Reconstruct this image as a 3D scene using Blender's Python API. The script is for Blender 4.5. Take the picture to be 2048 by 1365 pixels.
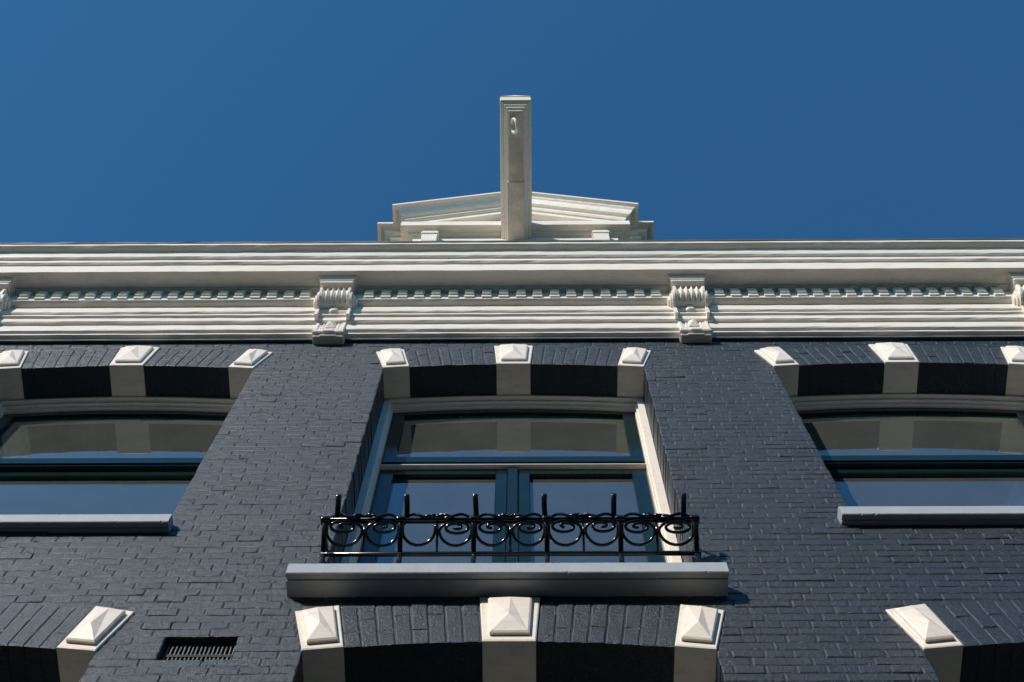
import bpy, math, random
from mathutils import Vector, Matrix

for o in list(bpy.data.objects):
    bpy.data.objects.remove(o, do_unlink=True)
scene = bpy.context.scene
COL = scene.collection

# ------------------------------------------------------------------ camera
PITCH, ROLL, YAW = 1.26270613, 0.01966069, -0.02500183
fw = Vector((math.sin(YAW) * math.cos(PITCH), math.cos(YAW) * math.cos(PITCH), math.sin(PITCH)))
rt = Vector((math.cos(YAW), -math.sin(YAW), 0))
up = rt.cross(fw)
rt2 = rt * math.cos(ROLL) + up * math.sin(ROLL)
up2 = up * math.cos(ROLL) - rt * math.sin(ROLL)
cam = bpy.data.cameras.new('camera')
cam.lens = 49.99
cam.sensor_width = 36
cam.clip_start = 0.05
cam.clip_end = 2000
cam_ob = bpy.data.objects.new('camera', cam)
COL.objects.link(cam_ob)
M = Matrix((rt2, up2, -fw)).transposed().to_4x4()
M.translation = Vector((0.055, -2.65, 1.6))
cam_ob.matrix_world = M
scene.camera = cam_ob

# ------------------------------------------------------------------ sky and sun
SUN_TO = Vector((-0.082, -0.111, 0.077)).normalized()
world = bpy.data.worlds.new('World')
scene.world = world
world.use_nodes = True
wn = world.node_tree.nodes
wn.clear()
sky = wn.new('ShaderNodeTexSky')
sky.sky_type = 'NISHITA'
sky.sun_disc = False
sky.sun_elevation = math.asin(SUN_TO.z)
sky.sun_rotation = math.atan2(SUN_TO.x, SUN_TO.y) % (2 * math.pi)
sky.altitude = 0
sky.air_density = 1.0
sky.dust_density = 0.3
sky.ozone_density = 4.0
bg = wn.new('ShaderNodeBackground')
bg.inputs['Strength'].default_value = 0.12
wo = wn.new('ShaderNodeOutputWorld')
tint = wn.new('ShaderNodeMix')          # deep polarised blue of the photograph
tint.data_type = 'RGBA'
tint.blend_type = 'MULTIPLY'
tint.inputs['Factor'].default_value = 1.0
tint.inputs[7].default_value = (0.45, 1.01, 1.19, 1)
world.node_tree.links.new(sky.outputs[0], tint.inputs[6])
world.node_tree.links.new(tint.outputs[2], bg.inputs[0])
world.node_tree.links.new(bg.outputs[0], wo.inputs[0])

sun = bpy.data.lights.new('sun', 'SUN')
sun.energy = 4.5
sun.angle = math.radians(0.5)
sun.color = (1.0, 0.925, 0.835)
sun_ob = bpy.data.objects.new('sun', sun)
COL.objects.link(sun_ob)
sun_ob.location = (-6, -9, 14)
sun_ob.rotation_euler = (-SUN_TO).to_track_quat('-Z', 'Y').to_euler()

vs = scene.view_settings
vs.view_transform = 'Standard'
vs.look = 'None'
vs.exposure = 0.0
vs.gamma = 1.0
vs.use_curve_mapping = False
scene.render.engine = 'CYCLES'
scene.cycles.max_bounces = 8
scene.cycles.transparent_max_bounces = 12

RND = random.Random(7)

# ------------------------------------------------------------------ materials
def new_mat(name):
    m = bpy.data.materials.new(name)
    m.use_nodes = True
    nt = m.node_tree
    b = nt.nodes['Principled BSDF']
    return m, nt, b

def coords(nt, scale=(1, 1, 1)):
    g = nt.nodes.new('ShaderNodeNewGeometry')
    mp = nt.nodes.new('ShaderNodeMapping')
    mp.inputs['Scale'].default_value = scale
    nt.links.new(g.outputs['Position'], mp.inputs['Vector'])
    return mp.outputs['Vector']

def noise(nt, vec, scale, detail=3, rough=0.55, dist=0):
    n = nt.nodes.new('ShaderNodeTexNoise')
    n.inputs['Scale'].default_value = scale
    n.inputs['Detail'].default_value = detail
    n.inputs['Roughness'].default_value = rough
    n.inputs['Distortion'].default_value = dist
    nt.links.new(vec, n.inputs['Vector'])
    return n.outputs['Fac']

def ramp(nt, fac, stops):
    r = nt.nodes.new('ShaderNodeValToRGB')
    el = r.color_ramp.elements
    el[0].position, el[0].color = stops[0][0], (*stops[0][1], 1)
    el[1].position, el[1].color = stops[-1][0], (*stops[-1][1], 1)
    for pos, c in stops[1:-1]:
        e = el.new(pos)
        e.color = (*c, 1)
    nt.links.new(fac, r.inputs['Fac'])
    return r.outputs['Color']

def bump(nt, b, layers):
    prev = None
    for h, strength, dist in layers:
        n = nt.nodes.new('ShaderNodeBump')
        n.inputs['Strength'].default_value = strength
        n.inputs['Distance'].default_value = dist
        nt.links.new(h, n.inputs['Height'])
        if prev:
            nt.links.new(prev, n.inputs['Normal'])
        prev = n.outputs['Normal']
    nt.links.new(prev, b.inputs['Normal'])

def mix(nt, fac, a, c):
    n = nt.nodes.new('ShaderNodeMix')
    n.data_type = 'RGBA'
    if isinstance(fac, float):
        n.inputs['Factor'].default_value = fac
    else:
        nt.links.new(fac, n.inputs['Factor'])
    for i, v in ((6, a), (7, c)):
        if isinstance(v, tuple):
            n.inputs[i].default_value = (*v, 1)
        else:
            nt.links.new(v, n.inputs[i])
    return n.outputs[2]

def mat_brick():
    m, nt, b = new_mat('dark_brick_paint')
    v = coords(nt)
    big = noise(nt, v, 1.3, 3)
    mid = noise(nt, v, 26, 4)
    base = ramp(nt, big, [(0.3, (0.012, 0.020, 0.029)), (0.7, (0.024, 0.033, 0.043))])
    oi = nt.nodes.new('ShaderNodeNewGeometry')
    isl = ramp(nt, oi.outputs['Random Per Island'], [(0.0, (0.014, 0.022, 0.031)), (1.0, (0.024, 0.034, 0.044))])
    c = mix(nt, 0.5, base, isl)
    worn = ramp(nt, mid, [(0.66, (0, 0, 0)), (0.80, (1, 1, 1))])
    c = mix(nt, worn, c, (0.05, 0.056, 0.062))
    glint_speck = ramp(nt, noise(nt, v, 95, 2, 0.5), [(0.655, (0, 0, 0)), (0.69, (1, 1, 1))])  # random pale flecks, small glints of light painted into the colour
    c = mix(nt, glint_speck, c, (0.095, 0.10, 0.105))
    nt.links.new(c, b.inputs['Base Color'])
    rg = nt.nodes.new('ShaderNodeMapRange')
    nt.links.new(mid, rg.inputs[0])
    rg.inputs[3].default_value = 0.25
    rg.inputs[4].default_value = 0.44
    nt.links.new(rg.outputs[0], b.inputs['Roughness'])
    b.inputs['Specular IOR Level'].default_value = 0.7
    b.inputs['Specular Tint'].default_value = (0.84, 0.94, 1.0, 1)
    sc = coords(nt, (0.45, 1, 1.0))
    bump(nt, b, [(noise(nt, v, 26, 3, 0.6), 0.35, 0.010), (noise(nt, sc, 85, 4, 0.7), 0.85, 0.0085), (noise(nt, v, 150, 3, 0.65), 0.8, 0.005)])
    return m

def mat_white():
    m, nt, b = new_mat('cream_white_paint')
    v = coords(nt)
    st = coords(nt, (0.25, 1, 1))
    n1 = noise(nt, v, 3.0, 4)
    n2 = noise(nt, st, 30, 5, 0.65)
    base = ramp(nt, n1, [(0.3, (0.83, 0.745, 0.635)), (0.7, (0.88, 0.80, 0.705))])
    grime = ramp(nt, n2, [(0.49, (0, 0, 0)), (0.74, (0.42, 0.42, 0.42))])
    c = mix(nt, grime, base, (0.50, 0.45, 0.38))
    dirt = ramp(nt, noise(nt, v, 55, 3, 0.6), [(0.66, (0, 0, 0)), (0.72, (0.5, 0.5, 0.5))])
    c = mix(nt, dirt, c, (0.36, 0.32, 0.26))
    nt.links.new(c, b.inputs['Base Color'])
    b.inputs['Roughness'].default_value = 0.38
    bump(nt, b, [(noise(nt, st, 24, 4), 0.35, 0.008), (noise(nt, v, 120, 3), 0.3, 0.002)])
    return m

def mat_paint(name, col, rough, bs=60, bd=0.003, var=0.12, bst=0.3):
    m, nt, b = new_mat(name)
    v = coords(nt)
    n = noise(nt, v, 9, 4)
    lo = tuple(x * (1 - var) for x in col)
    hi = tuple(min(1, x * (1 + var)) for x in col)
    nt.links.new(ramp(nt, n, [(0.3, lo), (0.7, hi)]), b.inputs['Base Color'])
    b.inputs['Roughness'].default_value = rough
    bump(nt, b, [(noise(nt, v, bs, 3), bst, bd)])
    return m

def mat_glass():
    m, nt, b = new_mat('window_glass')
    nt.nodes.remove(b)
    out = nt.nodes['Material Output']
    tr = nt.nodes.new('ShaderNodeBsdfTransparent')
    tr.inputs[0].default_value = (0.80, 0.84, 0.83, 1)
    gl = nt.nodes.new('ShaderNodeBsdfGlossy')
    gl.inputs['Roughness'].default_value = 0.012
    gl.inputs[0].default_value = (0.96, 0.96, 0.95, 1)
    df = nt.nodes.new('ShaderNodeBsdfDiffuse')
    df.inputs[0].default_value = (0.41, 0.435, 0.37, 1)
    v = coords(nt)
    sp = noise(nt, v, 110, 4, 0.7)
    bl = noise(nt, v, 5, 4)
    spc = nt.nodes.new('ShaderNodeMapRange')
    nt.links.new(sp, spc.inputs[0])
    spc.inputs[1].default_value = 0.60
    spc.inputs[2].default_value = 0.85
    spc.inputs[3].default_value = 0.0
    spc.inputs[4].default_value = 0.10
    blc = nt.nodes.new('ShaderNodeMapRange')
    nt.links.new(bl, blc.inputs[0])
    blc.inputs[1].default_value = 0.3
    blc.inputs[2].default_value = 0.75
    blc.inputs[3].default_value = 0.088
    blc.inputs[4].default_value = 0.118
    ad = nt.nodes.new('ShaderNodeMath')
    ad.operation = 'ADD'
    nt.links.new(spc.outputs[0], ad.inputs[0])
    nt.links.new(blc.outputs[0], ad.inputs[1])
    fr = nt.nodes.new('ShaderNodeFresnel')
    fr.inputs['IOR'].default_value = 1.52
    # double glazing: two panes, four reflecting faces
    mul = nt.nodes.new('ShaderNodeMath')
    mul.operation = 'MULTIPLY'
    mul.inputs[1].default_value = 2.9
    mul.use_clamp = True
    nt.links.new(fr.outputs[0], mul.inputs[0])
    m1 = nt.nodes.new('ShaderNodeMixShader')
    nt.links.new(mul.outputs[0], m1.inputs[0])
    nt.links.new(tr.outputs[0], m1.inputs[1])
    nt.links.new(gl.outputs[0], m1.inputs[2])
    m2 = nt.nodes.new('ShaderNodeMixShader')
    nt.links.new(ad.outputs[0], m2.inputs[0])
    nt.links.new(m1.outputs[0], m2.inputs[1])
    nt.links.new(df.outputs[0], m2.inputs[2])
    nt.links.new(m2.outputs[0], out.inputs['Surface'])
    bp = nt.nodes.new('ShaderNodeBump')
    bp.inputs['Strength'].default_value = 0.04
    bp.inputs['Distance'].default_value = 0.02
    nt.links.new(noise(nt, v, 3, 2), bp.inputs['Height'])
    nt.links.new(bp.outputs[0], gl.inputs['Normal'])
    return m

def mat_street():
    m, nt, b = new_mat('street_clinkers')
    v = coords(nt)
    bt = nt.nodes.new('ShaderNodeTexBrick')
    bt.inputs['Scale'].default_value = 5.0
    bt.inputs['Color1'].default_value = (0.062, 0.050, 0.038, 1)
    bt.inputs['Color2'].default_value = (0.052, 0.042, 0.033, 1)
    bt.inputs['Mortar'].default_value = (0.04, 0.036, 0.03, 1)
    nt.links.new(v, bt.inputs['Vector'])
    nt.links.new(bt.outputs['Color'], b.inputs['Base Color'])
    b.inputs['Specular IOR Level'].default_value = 0.2
    b.inputs['Roughness'].default_value = 0.9
    return m

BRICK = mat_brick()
WHITE = mat_white()
SILL = mat_paint('grey_stone_paint', (0.372, 0.402, 0.425), 0.45, 70, 0.004, 0.06, 0.45)
SASH = mat_paint('dark_green_gloss', (0.006, 0.019, 0.021), 0.14, 20, 0.001, 0.15, 0.1)
IRON = mat_paint('black_iron_gloss', (0.006, 0.006, 0.007), 0.16, 90, 0.001, 0.2, 0.25)
LEAD = mat_paint('lead_flashing', (0.11, 0.115, 0.12), 0.55, 30, 0.004)
GRILLE = mat_paint('grey_grille_paint', (0.22, 0.23, 0.23), 0.5, 200, 0.002)
GLASS = mat_glass()
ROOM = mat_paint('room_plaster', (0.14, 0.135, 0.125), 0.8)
CURT = mat_paint('curtain_linen', (0.78, 0.78, 0.74), 0.9)
ROOFM = mat_paint('roof_bitumen', (0.06, 0.06, 0.062), 0.8)
WORN = mat_paint('weathered_beam_paint', (0.56, 0.52, 0.44), 0.5, 35, 0.008, 0.22, 0.5)
STREET = mat_street()

# ------------------------------------------------------------------ mesh helpers
def obj(name, verts, faces, mat, parent=None, smooth=False, label=None):
    me = bpy.data.meshes.new(name)
    me.from_pydata([tuple(v) for v in verts], [], faces)
    me.materials.append(mat)
    if smooth:
        me.polygons.foreach_set('use_smooth', [True] * len(me.polygons))
    me.update()
    o = bpy.data.objects.new(name, me)
    COL.objects.link(o)
    if parent:
        o.parent = parent
    if label:
        o['label'] = label
    return o

def empty(name, loc=(0, 0, 0), parent=None):
    o = bpy.data.objects.new(name, None)
    o.location = loc
    COL.objects.link(o)
    if parent:
        o.parent = parent
    return o

class MB:
    def __init__(s):
        s.v, s.f = [], []
    def add(s, v, f):
        n = len(s.v)
        s.v += [tuple(x) for x in v]
        s.f += [tuple(i + n for i in q) for q in f]
    def box(s, x0, x1, y0, y1, z0, z1):
        s.add([(x0, y0, z0), (x1, y0, z0), (x1, y1, z0), (x0, y1, z0), (x0, y0, z1), (x1, y0, z1), (x1, y1, z1), (x0, y1, z1)],
              [(0, 3, 2, 1), (4, 5, 6, 7), (0, 1, 5, 4), (1, 2, 6, 5), (2, 3, 7, 6), (3, 0, 4, 7)])
    def bbox(s, x0, x1, y0, y1, z0, z1, c=0.004):
        """box whose edges are chamfered by c"""
        vs, idx = [], {}
        X, Y, Z = (x0, x1), (y0, y1), (z0, z1)
        sg = (1, -1)
        for i in (0, 1):
            for j in (0, 1):
                for k in (0, 1):
                    p = (X[i], Y[j], Z[k])
                    q = (X[i] + sg[i] * c, Y[j] + sg[j] * c, Z[k] + sg[k] * c)
                    for a, t in enumerate(((p[0], q[1], q[2]), (q[0], p[1], q[2]), (q[0], q[1], p[2]))):
                        idx[(i, j, k, a)] = len(vs)
                        vs.append(t)
        F = []
        I = lambda *t: idx[t]
        for i in (0, 1):
            F.append((I(i,0,0,0), I(i,1,0,0), I(i,1,1,0), I(i,0,1,0)))
            F.append((I(0,i,0,1), I(1,i,0,1), I(1,i,1,1), I(0,i,1,1)))
            F.append((I(0,0,i,2), I(1,0,i,2), I(1,1,i,2), I(0,1,i,2)))
        for i in (0, 1):
            for j in (0, 1):
                F.append((I(i,j,0,0), I(i,j,1,0), I(i,j,1,1), I(i,j,0,1)))
                F.append((I(i,0,j,0), I(i,1,j,0), I(i,1,j,2), I(i,0,j,2)))
                F.append((I(0,i,j,1), I(1,i,j,1), I(1,i,j,2), I(0,i,j,2)))
                for k in (0, 1):
                    F.append((I(i,j,k,0), I(i,j,k,1), I(i,j,k,2)))
        F = list(dict.fromkeys(F))
        s.add(vs, F)
    def build(s, name, mat, parent=None, smooth=False, label=None):
        o = obj(name, s.v, s.f, mat, parent, smooth, label)
        fix_normals(o)
        return o

def fix_normals(o):
    import bmesh
    bm = bmesh.new()
    bm.from_mesh(o.data)
    bmesh.ops.recalc_face_normals(bm, faces=bm.faces)
    bm.to_mesh(o.data)
    bm.free()

def tube(mb, pts, r, n=8, cap=True):
    pts = [Vector(p) for p in pts]
    rings = []
    up0 = Vector((0, 1, 0))
    m = len(pts)
    for i, p in enumerate(pts):
        t = (pts[min(i + 1, m - 1)] - pts[max(i - 1, 0)]).normalized()
        a = up0 - t * up0.dot(t)
        if a.length < 1e-4:
            a = Vector((1, 0, 0)) - t * t.x
        a.normalize()
        b = t.cross(a)
        rr = r[i] if isinstance(r, (list, tuple)) else r
        rings.append([p + a * (rr * math.cos(2 * math.pi * k / n)) + b * (rr * math.sin(2 * math.pi * k / n)) for k in range(n)])
    v = [q for rg in rings for q in rg]
    f = []
    for i in range(m - 1):
        for k in range(n):
            f.append((i * n + k, i * n + (k + 1) % n, (i + 1) * n + (k + 1) % n, (i + 1) * n + k))
    if cap:
        f.append(tuple(range(n)))
        f.append(tuple((m - 1) * n + k for k in range(n)))
    mb.add(v, f)

def flatbar(mb, pts, w, t):
    """bar of width w along X, thickness t, swept along points in the YZ plane"""
    pts = [Vector(p) for p in pts]
    m = len(pts)
    v, f = [], []
    for i, p in enumerate(pts):
        d = (pts[min(i + 1, m - 1)] - pts[max(i - 1, 0)]).normalized()
        n = Vector((0, -d.z, d.y))
        ch = 0.25 * t
        for sx, sn in ((-w/2 + ch, -t/2), (w/2 - ch, -t/2), (w/2, -t/2 + ch), (w/2, t/2 - ch), (w/2 - ch, t/2), (-w/2 + ch, t/2), (-w/2, t/2 - ch), (-w/2, -t/2 + ch)):
            v.append(p + Vector((sx, 0, 0)) + n * sn)
    for i in range(m - 1):
        for k in range(8):
            f.append((i * 8 + k, i * 8 + (k + 1) % 8, (i + 1) * 8 + (k + 1) % 8, (i + 1) * 8 + k))
    f.append(tuple(range(8)))
    f.append(tuple((m - 1) * 8 + k for k in range(8)))
    mb.add(v, f)

def lathe_x(mb, prof, cy, cz, n=28, flip=1):
    """profile (x, r) turned round an axis along X"""
    v, f = [], []
    for x, r in prof:
        for k in range(n):
            a = 2 * math.pi * k / n
            v.append((x, cy + r * math.cos(a), cz + r * math.sin(a)))
    for i in range(len(prof) - 1):
        for k in range(n):
            f.append((i * n + k, i * n + (k + 1) % n, (i + 1) * n + (k + 1) % n, (i + 1) * n + k))
    f.append(tuple((len(prof) - 1) * n + k for k in range(n)))
    f.append(tuple(range(n)))
    mb.add(v, f)

# ------------------------------------------------------------------ dimensions (metres; the wall face is y = 0)
WIN_X = (-2.27, 0.0, 2.268)
HALF = 0.757
FLOOR = 3.218
XE = 3.62
REV = 0.19
JOINT = 0.0037
def intr(x, dz=0.0): return 9.488 - 0.068 * (x / 0.757) ** 2 + dz
def extr(x, dz=0.0): return 9.815 - 0.100 * (x / 0.82) ** 2 + dz
SILL_Z = (7.292, 6.705, 7.345)     # sill tops, upper floor
SILL_B = 4.1                        # sill tops, lower floor

# ------------------------------------------------------------------ ground
g = obj('street', [(-300, -300, 0), (300, -300, 0), (300, 300, 0), (-300, 300, 0)], [(0, 1, 2, 3)], STREET)
g['kind'] = 'structure'
pv = MB(); pv.bbox(-14, 14, -0.95, -0.02, 0.004, 0.12, 0.01)
p = pv.build('pavement', mat_paint('pavement_stone', (0.085, 0.076, 0.064), 0.8))
p['kind'] = 'structure'

# ------------------------------------------------------------------ the house
house = empty('canal_house')
house['label'] = 'dark painted brick house front with cream cornice and segmental arched windows'
house['category'] = 'house'

# backing wall (the joints between the bricks), with the openings left out
def build_wall():
    mb = MB()
    YF, YB = JOINT, 0.34
    levels = [(0, SILL_B)]
    mb.box(-XE, XE, YF, YB, 0, SILL_B - 0.05)
    def band(zsill, dz, ztop, sills):
        xs = [-XE]
        for wx in WIN_X:
            xs += [wx - HALF - 0.004, wx + HALF + 0.004]
        xs.append(XE)
        zb = zsill
        for i in range(0, len(xs), 2):
            mb.box(xs[i], xs[i + 1], YF, YB, zb, ztop)
        for wx, sz in zip(WIN_X, sills):
            if sz - 0.05 > zb:
                mb.box(wx - HALF - 0.004, wx + HALF + 0.004, YF, YB, zb, sz - 0.05)
            n = 12
            for k in range(n):
                a = -HALF - 0.004 + (2 * HALF + 0.008) * k / n
                b = -HALF - 0.004 + (2 * HALF + 0.008) * (k + 1) / n
                za, zc = intr(a, dz) + 0.006, intr(b, dz) + 0.006
                v = [(wx + a, YF, za), (wx + b, YF, zc), (wx + b, YB, zc), (wx + a, YB, za),
                     (wx + a, YF, ztop), (wx + b, YF, ztop), (wx + b, YB, ztop), (wx + a, YB, ztop)]
                mb.add(v, [(0, 3, 2, 1), (4, 5, 6, 7), (0, 1, 5, 4), (2, 3, 7, 6)])
        return ztop
    band(SILL_B - 0.05, -FLOOR, 6.62, (SILL_B,) * 3)
    band(6.62, 0.0, 10.9, [s - 0.03 for s in SILL_Z])
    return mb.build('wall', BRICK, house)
wall = build_wall()

VENT = (-1.280, -1.008, 6.137, 6.325)
# the vent hole is left out of the joints by a dark lined box set in the wall further down

def quad_brick(rng, P00, P10, P11, P01, ydeep=0.03, proud=None, ch=0.0046):
    """one brick: front face from four (x, z) corners, edges rounded, faces uneven"""
    w = math.hypot(P10[0] - P00[0], P10[1] - P00[1])
    h = math.hypot(P01[0] - P00[0], P01[1] - P00[1])
    if w < 0.012 or h < 0.010:
        return None
    nx = max(2, min(4, int(w / 0.05)))
    nz = 2 if h < 0.09 else 3
    y0 = ((rng.gauss(0, 0.0006) - (rng.uniform(.001, .0035) if rng.random() < 0.08 else 0)) if proud is None else proud)
    tx, tz = rng.gauss(0, 0.006), rng.gauss(0, 0.007)
    def P(u, v):
        return ((1-u)*(1-v)*P00[0] + u*(1-v)*P10[0] + u*v*P11[0] + (1-u)*v*P01[0],
                (1-u)*(1-v)*P00[1] + u*(1-v)*P10[1] + u*v*P11[1] + (1-u)*v*P01[1])
    cu, cv = min(0.4, ch / w), min(0.4, ch / h)
    us = [cu + (1 - 2 * cu) * i / nx for i in range(nx + 1)]
    vs_ = [cv + (1 - 2 * cv) * j / nz for j in range(nz + 1)]
    V, F = [], []
    for j, v in enumerate(vs_):
        for i, u in enumerate(us):
            uu = u + rng.uniform(-0.3, 0.3) * cu
            vv = v + rng.uniform(-0.35, 0.35) * cv
            x, z = P(uu, vv)
            edge = i in (0, nx) or j in (0, nz)
            V.append((x, y0 + tx * (u - .5) * w + tz * (v - .5) * h + rng.uniform(-0.0003, 0.0003) + (0.0003 if edge else 0), z))
    W = nx + 1
    for j in range(nz):
        for i in range(nx):
            F.append((j*W+i, j*W+i+1, (j+1)*W+i+1, (j+1)*W+i))
    ring = [(i, 0) for i in range(nx)] + [(nx, j) for j in range(nz)] + [(i, nz) for i in range(nx, 0, -1)] + [(0, j) for j in range(nz, 0, -1)]
    n0 = len(V)
    for (i, j) in ring:
        u = 0 if i == 0 else 1 if i == nx else us[i]
        v = 0 if j == 0 else 1 if j == nz else vs_[j]
        x, z = P(u + rng.uniform(-0.15, 0.15) * cu, v + rng.uniform(-0.2, 0.2) * cv)
        V.append((x, y0 + 0.0030 + rng.uniform(-0.0006, 0.0008), z))
    n1 = len(V)
    for k in range(len(ring)):
        V.append((V[n0 + k][0], ydeep, V[n0 + k][2]))
    L = len(ring)
    for k in range(L):
        a = ring[k][1] * W + ring[k][0]
        b2 = ring[(k + 1) % L]
        b = b2[1] * W + b2[0]
        F.append((a, n0 + k, n0 + (k + 1) % L, b))
        F.append((n0 + k, n1 + k, n1 + (k + 1) % L, n0 + (k + 1) % L))
    return V, [tuple(reversed(q)) for q in F]

# bricks of the flat wall, cross bond: a course of headers, a course of stretchers
CH = 0.0542
bricks = []
def blocked(z):
    """x intervals without wall bricks at height z"""
    out = []
    for k, wx in enumerate(WIN_X):
        for dz, sz in ((0.0, SILL_Z[k] - 0.08), (-FLOOR, SILL_B)):
            if sz < z < 9.45 + dz:
                out.append((wx - HALF, wx + HALF, 'jamb'))
            if 9.40 + dz < z:
                # arch block with slanting ends
                t = (z - (9.42 + dz)) / 0.295
                half = HALF + 0.070 * max(0, min(1, t))
                if z < 9.70 + dz:
                    out.append((wx - half - 0.003, wx + half + 0.003, 'arch'))
            if 9.70 + dz <= z < 9.812 + dz:
                e = 0.82 * math.sqrt((9.815 + dz - z) / 0.1)
                out.append((wx - min(e, 0.84), wx + min(e, 0.84), 'crown'))
    if VENT[2] - 0.01 < z < VENT[3] + 0.01:
        out.append((VENT[0], VENT[1], 'vent'))
    return sorted(out)

rng = random.Random(21)
z = 5.50
row = 0
while z < 9.93:
    zm = z + CH / 2
    free, x = [], -XE
    bl = blocked(zm)
    merged = []
    for a, b, t in bl:
        if merged and a <= merged[-1][1]:
            merged[-1][1] = max(b, merged[-1][1])
        else:
            merged.append([a, b, t])
    for a, b, t in merged:
        if a > x:
            free.append((x, a))
        x = max(x, b)
    free.append((x, XE))
    pitch = 0.11 if row % 2 == 0 else 0.22
    off = {0: 0.0, 1: 0.055, 2: 0.0, 3: 0.165}[row % 4] + rng.uniform(-0.006, 0.006)
    jt = 0.0050
    joints = []
    xx = -XE - 0.3 + off
    while xx < XE + 0.3:
        joints.append(xx + rng.uniform(-0.005, 0.005))
        xx += pitch
    zt = z + CH
    wob = rng.uniform(-0.0015, 0.0015)
    for a, b in free:
        js = [a] + [j for j in joints if a + 0.03 < j < b - 0.03] + [b]
        for i in range(len(js) - 1):
            x0 = js[i] + (jt / 2 if i else 0.0) + (rng.uniform(-0.002, 0.003) if i == 0 else 0)
            x1 = js[i + 1] - (jt / 2 if i < len(js) - 2 else 0.0) + (rng.uniform(-0.003, 0.002) if i == len(js) - 2 else 0)
            edge = (i == 0 or i == len(js) - 2)
            zb0 = zb1 = z + jt / 2 + wob + rng.uniform(-0.001, 0.001)
            zt0 = zt1 = zt - jt / 2 + wob + rng.uniform(-0.001, 0.001)
            if zb0 > zt0 - 0.008 and zb1 > zt1 - 0.008:
                continue
            zb0, zb1 = min(zb0, zt0 - 0.006), min(zb1, zt1 - 0.006)
            deep = REV - 0.003 if edge else 0.03
            r = quad_brick(rng, (x0, zb0), (x1, zb1), (x1, zt1), (x0, zt0), deep)
            if r:
                bricks.append((x0, x1, z, r))
    z += CH
    row += 1

# the bricks that show largest (lowest, in view) become single parts, the rest one mesh
def in_view(x, zc):
    lim = 1.80 + (zc - 5.98) * 0.36
    return abs(x) < lim and zc > 5.97
vis = [b for b in bricks if in_view((b[0] + b[1]) / 2, b[2]) and b[1] - b[0] > 0.05]
vis.sort(key=lambda b: b[2])
single = set(id(b) for b in vis[:292])
rest = MB()
for b in bricks:
    V, F = b[3]
    if id(b) in single:
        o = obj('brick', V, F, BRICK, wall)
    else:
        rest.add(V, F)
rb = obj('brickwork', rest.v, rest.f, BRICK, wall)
rb['kind'] = 'stuff'

# ------------------------------------------------------------------ arches: voussoirs, springers, keystones
def block_with_boss(name, wx, dz, q, parent):
    """white stone from four (x,z) corners P00 P10 P11 P01 with a raised hipped boss"""
    rngb = random.Random(int((wx * 100 + dz * 10 + q[0][0] * 1000)))
    pts = [(wx + a, b + dz) for a, b in q]
    mb = MB()
    yf, yb = -0.007, REV + 0.02
    def P(u, v, y):
        x = (1-u)*(1-v)*pts[0][0] + u*(1-v)*pts[1][0] + u*v*pts[2][0] + (1-u)*v*pts[3][0]
        zz = (1-u)*(1-v)*pts[0][1] + u*(1-v)*pts[1][1] + u*v*pts[2][1] + (1-u)*v*pts[3][1]
        return (x, y, zz)
    c = 0.02
    A = [P(0, 0, yf + .003), P(1, 0, yf + .003), P(1, 1, yf + .003), P(0, 1, yf + .003)]
    B = [P(c, c, yf), P(1 - c, c, yf), P(1 - c, 1 - c, yf), P(c, 1 - c, yf)]
    D = [P(0, 0, yb), P(1, 0, yb), P(1, 1, yb), P(0, 1, yb)]
    mb.add(A + B + D, [(4, 5, 6, 7)] + [(i, (i + 1) % 4, 4 + (i + 1) % 4, 4 + i) for i in range(4)]
           + [(i, 8 + i, 8 + (i + 1) % 4, (i + 1) % 4) for i in range(4)] + [(8, 11, 10, 9)])
    st = mb.build(name, WHITE, parent)
    bm_ = MB()
    u0, u1, v0, v1 = 0.14, 0.87, 0.11, 0.90
    ys, yt = yf - 0.013, yf - 0.039
    base = [P(u0, v0, yf + .001), P(u1, v0, yf + .001), P(u1, v1, yf + .001), P(u0, v1, yf + .001)]
    b2 = [P(u0 - .005, v0 - .003, ys), P(u1 + .005, v0 - .003, ys), P(u1 + .005, v1, ys), P(u0 - .005, v1, ys)]
    b3 = [P(u0 + .03, v0 + .02, ys - .005), P(u1 - .03, v0 + .02, ys - .005), P(u1 - .03, v1 - .02, ys - .005), P(u0 + .03, v1 - .02, ys - .005)]
    r0, r1 = P(0.5 + rngb.uniform(-.02, .02), 0.40, yt), P(0.5 + rngb.uniform(-.02, .02), 0.86, ys - 0.012)
    bm_.add(base + b2 + b3 + [r0, r1],
            [(i, (i + 1) % 4, 4 + (i + 1) % 4, 4 + i) for i in range(4)]
            + [(4 + i, 4 + (i + 1) % 4, 8 + (i + 1) % 4, 8 + i) for i in range(4)]
            + [(8, 9, 12), (9, 10, 13, 12), (10, 11, 13), (11, 8, 12, 13), (0, 3, 2, 1)])
    bm_.build('boss', WHITE, st)
    return st

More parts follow.
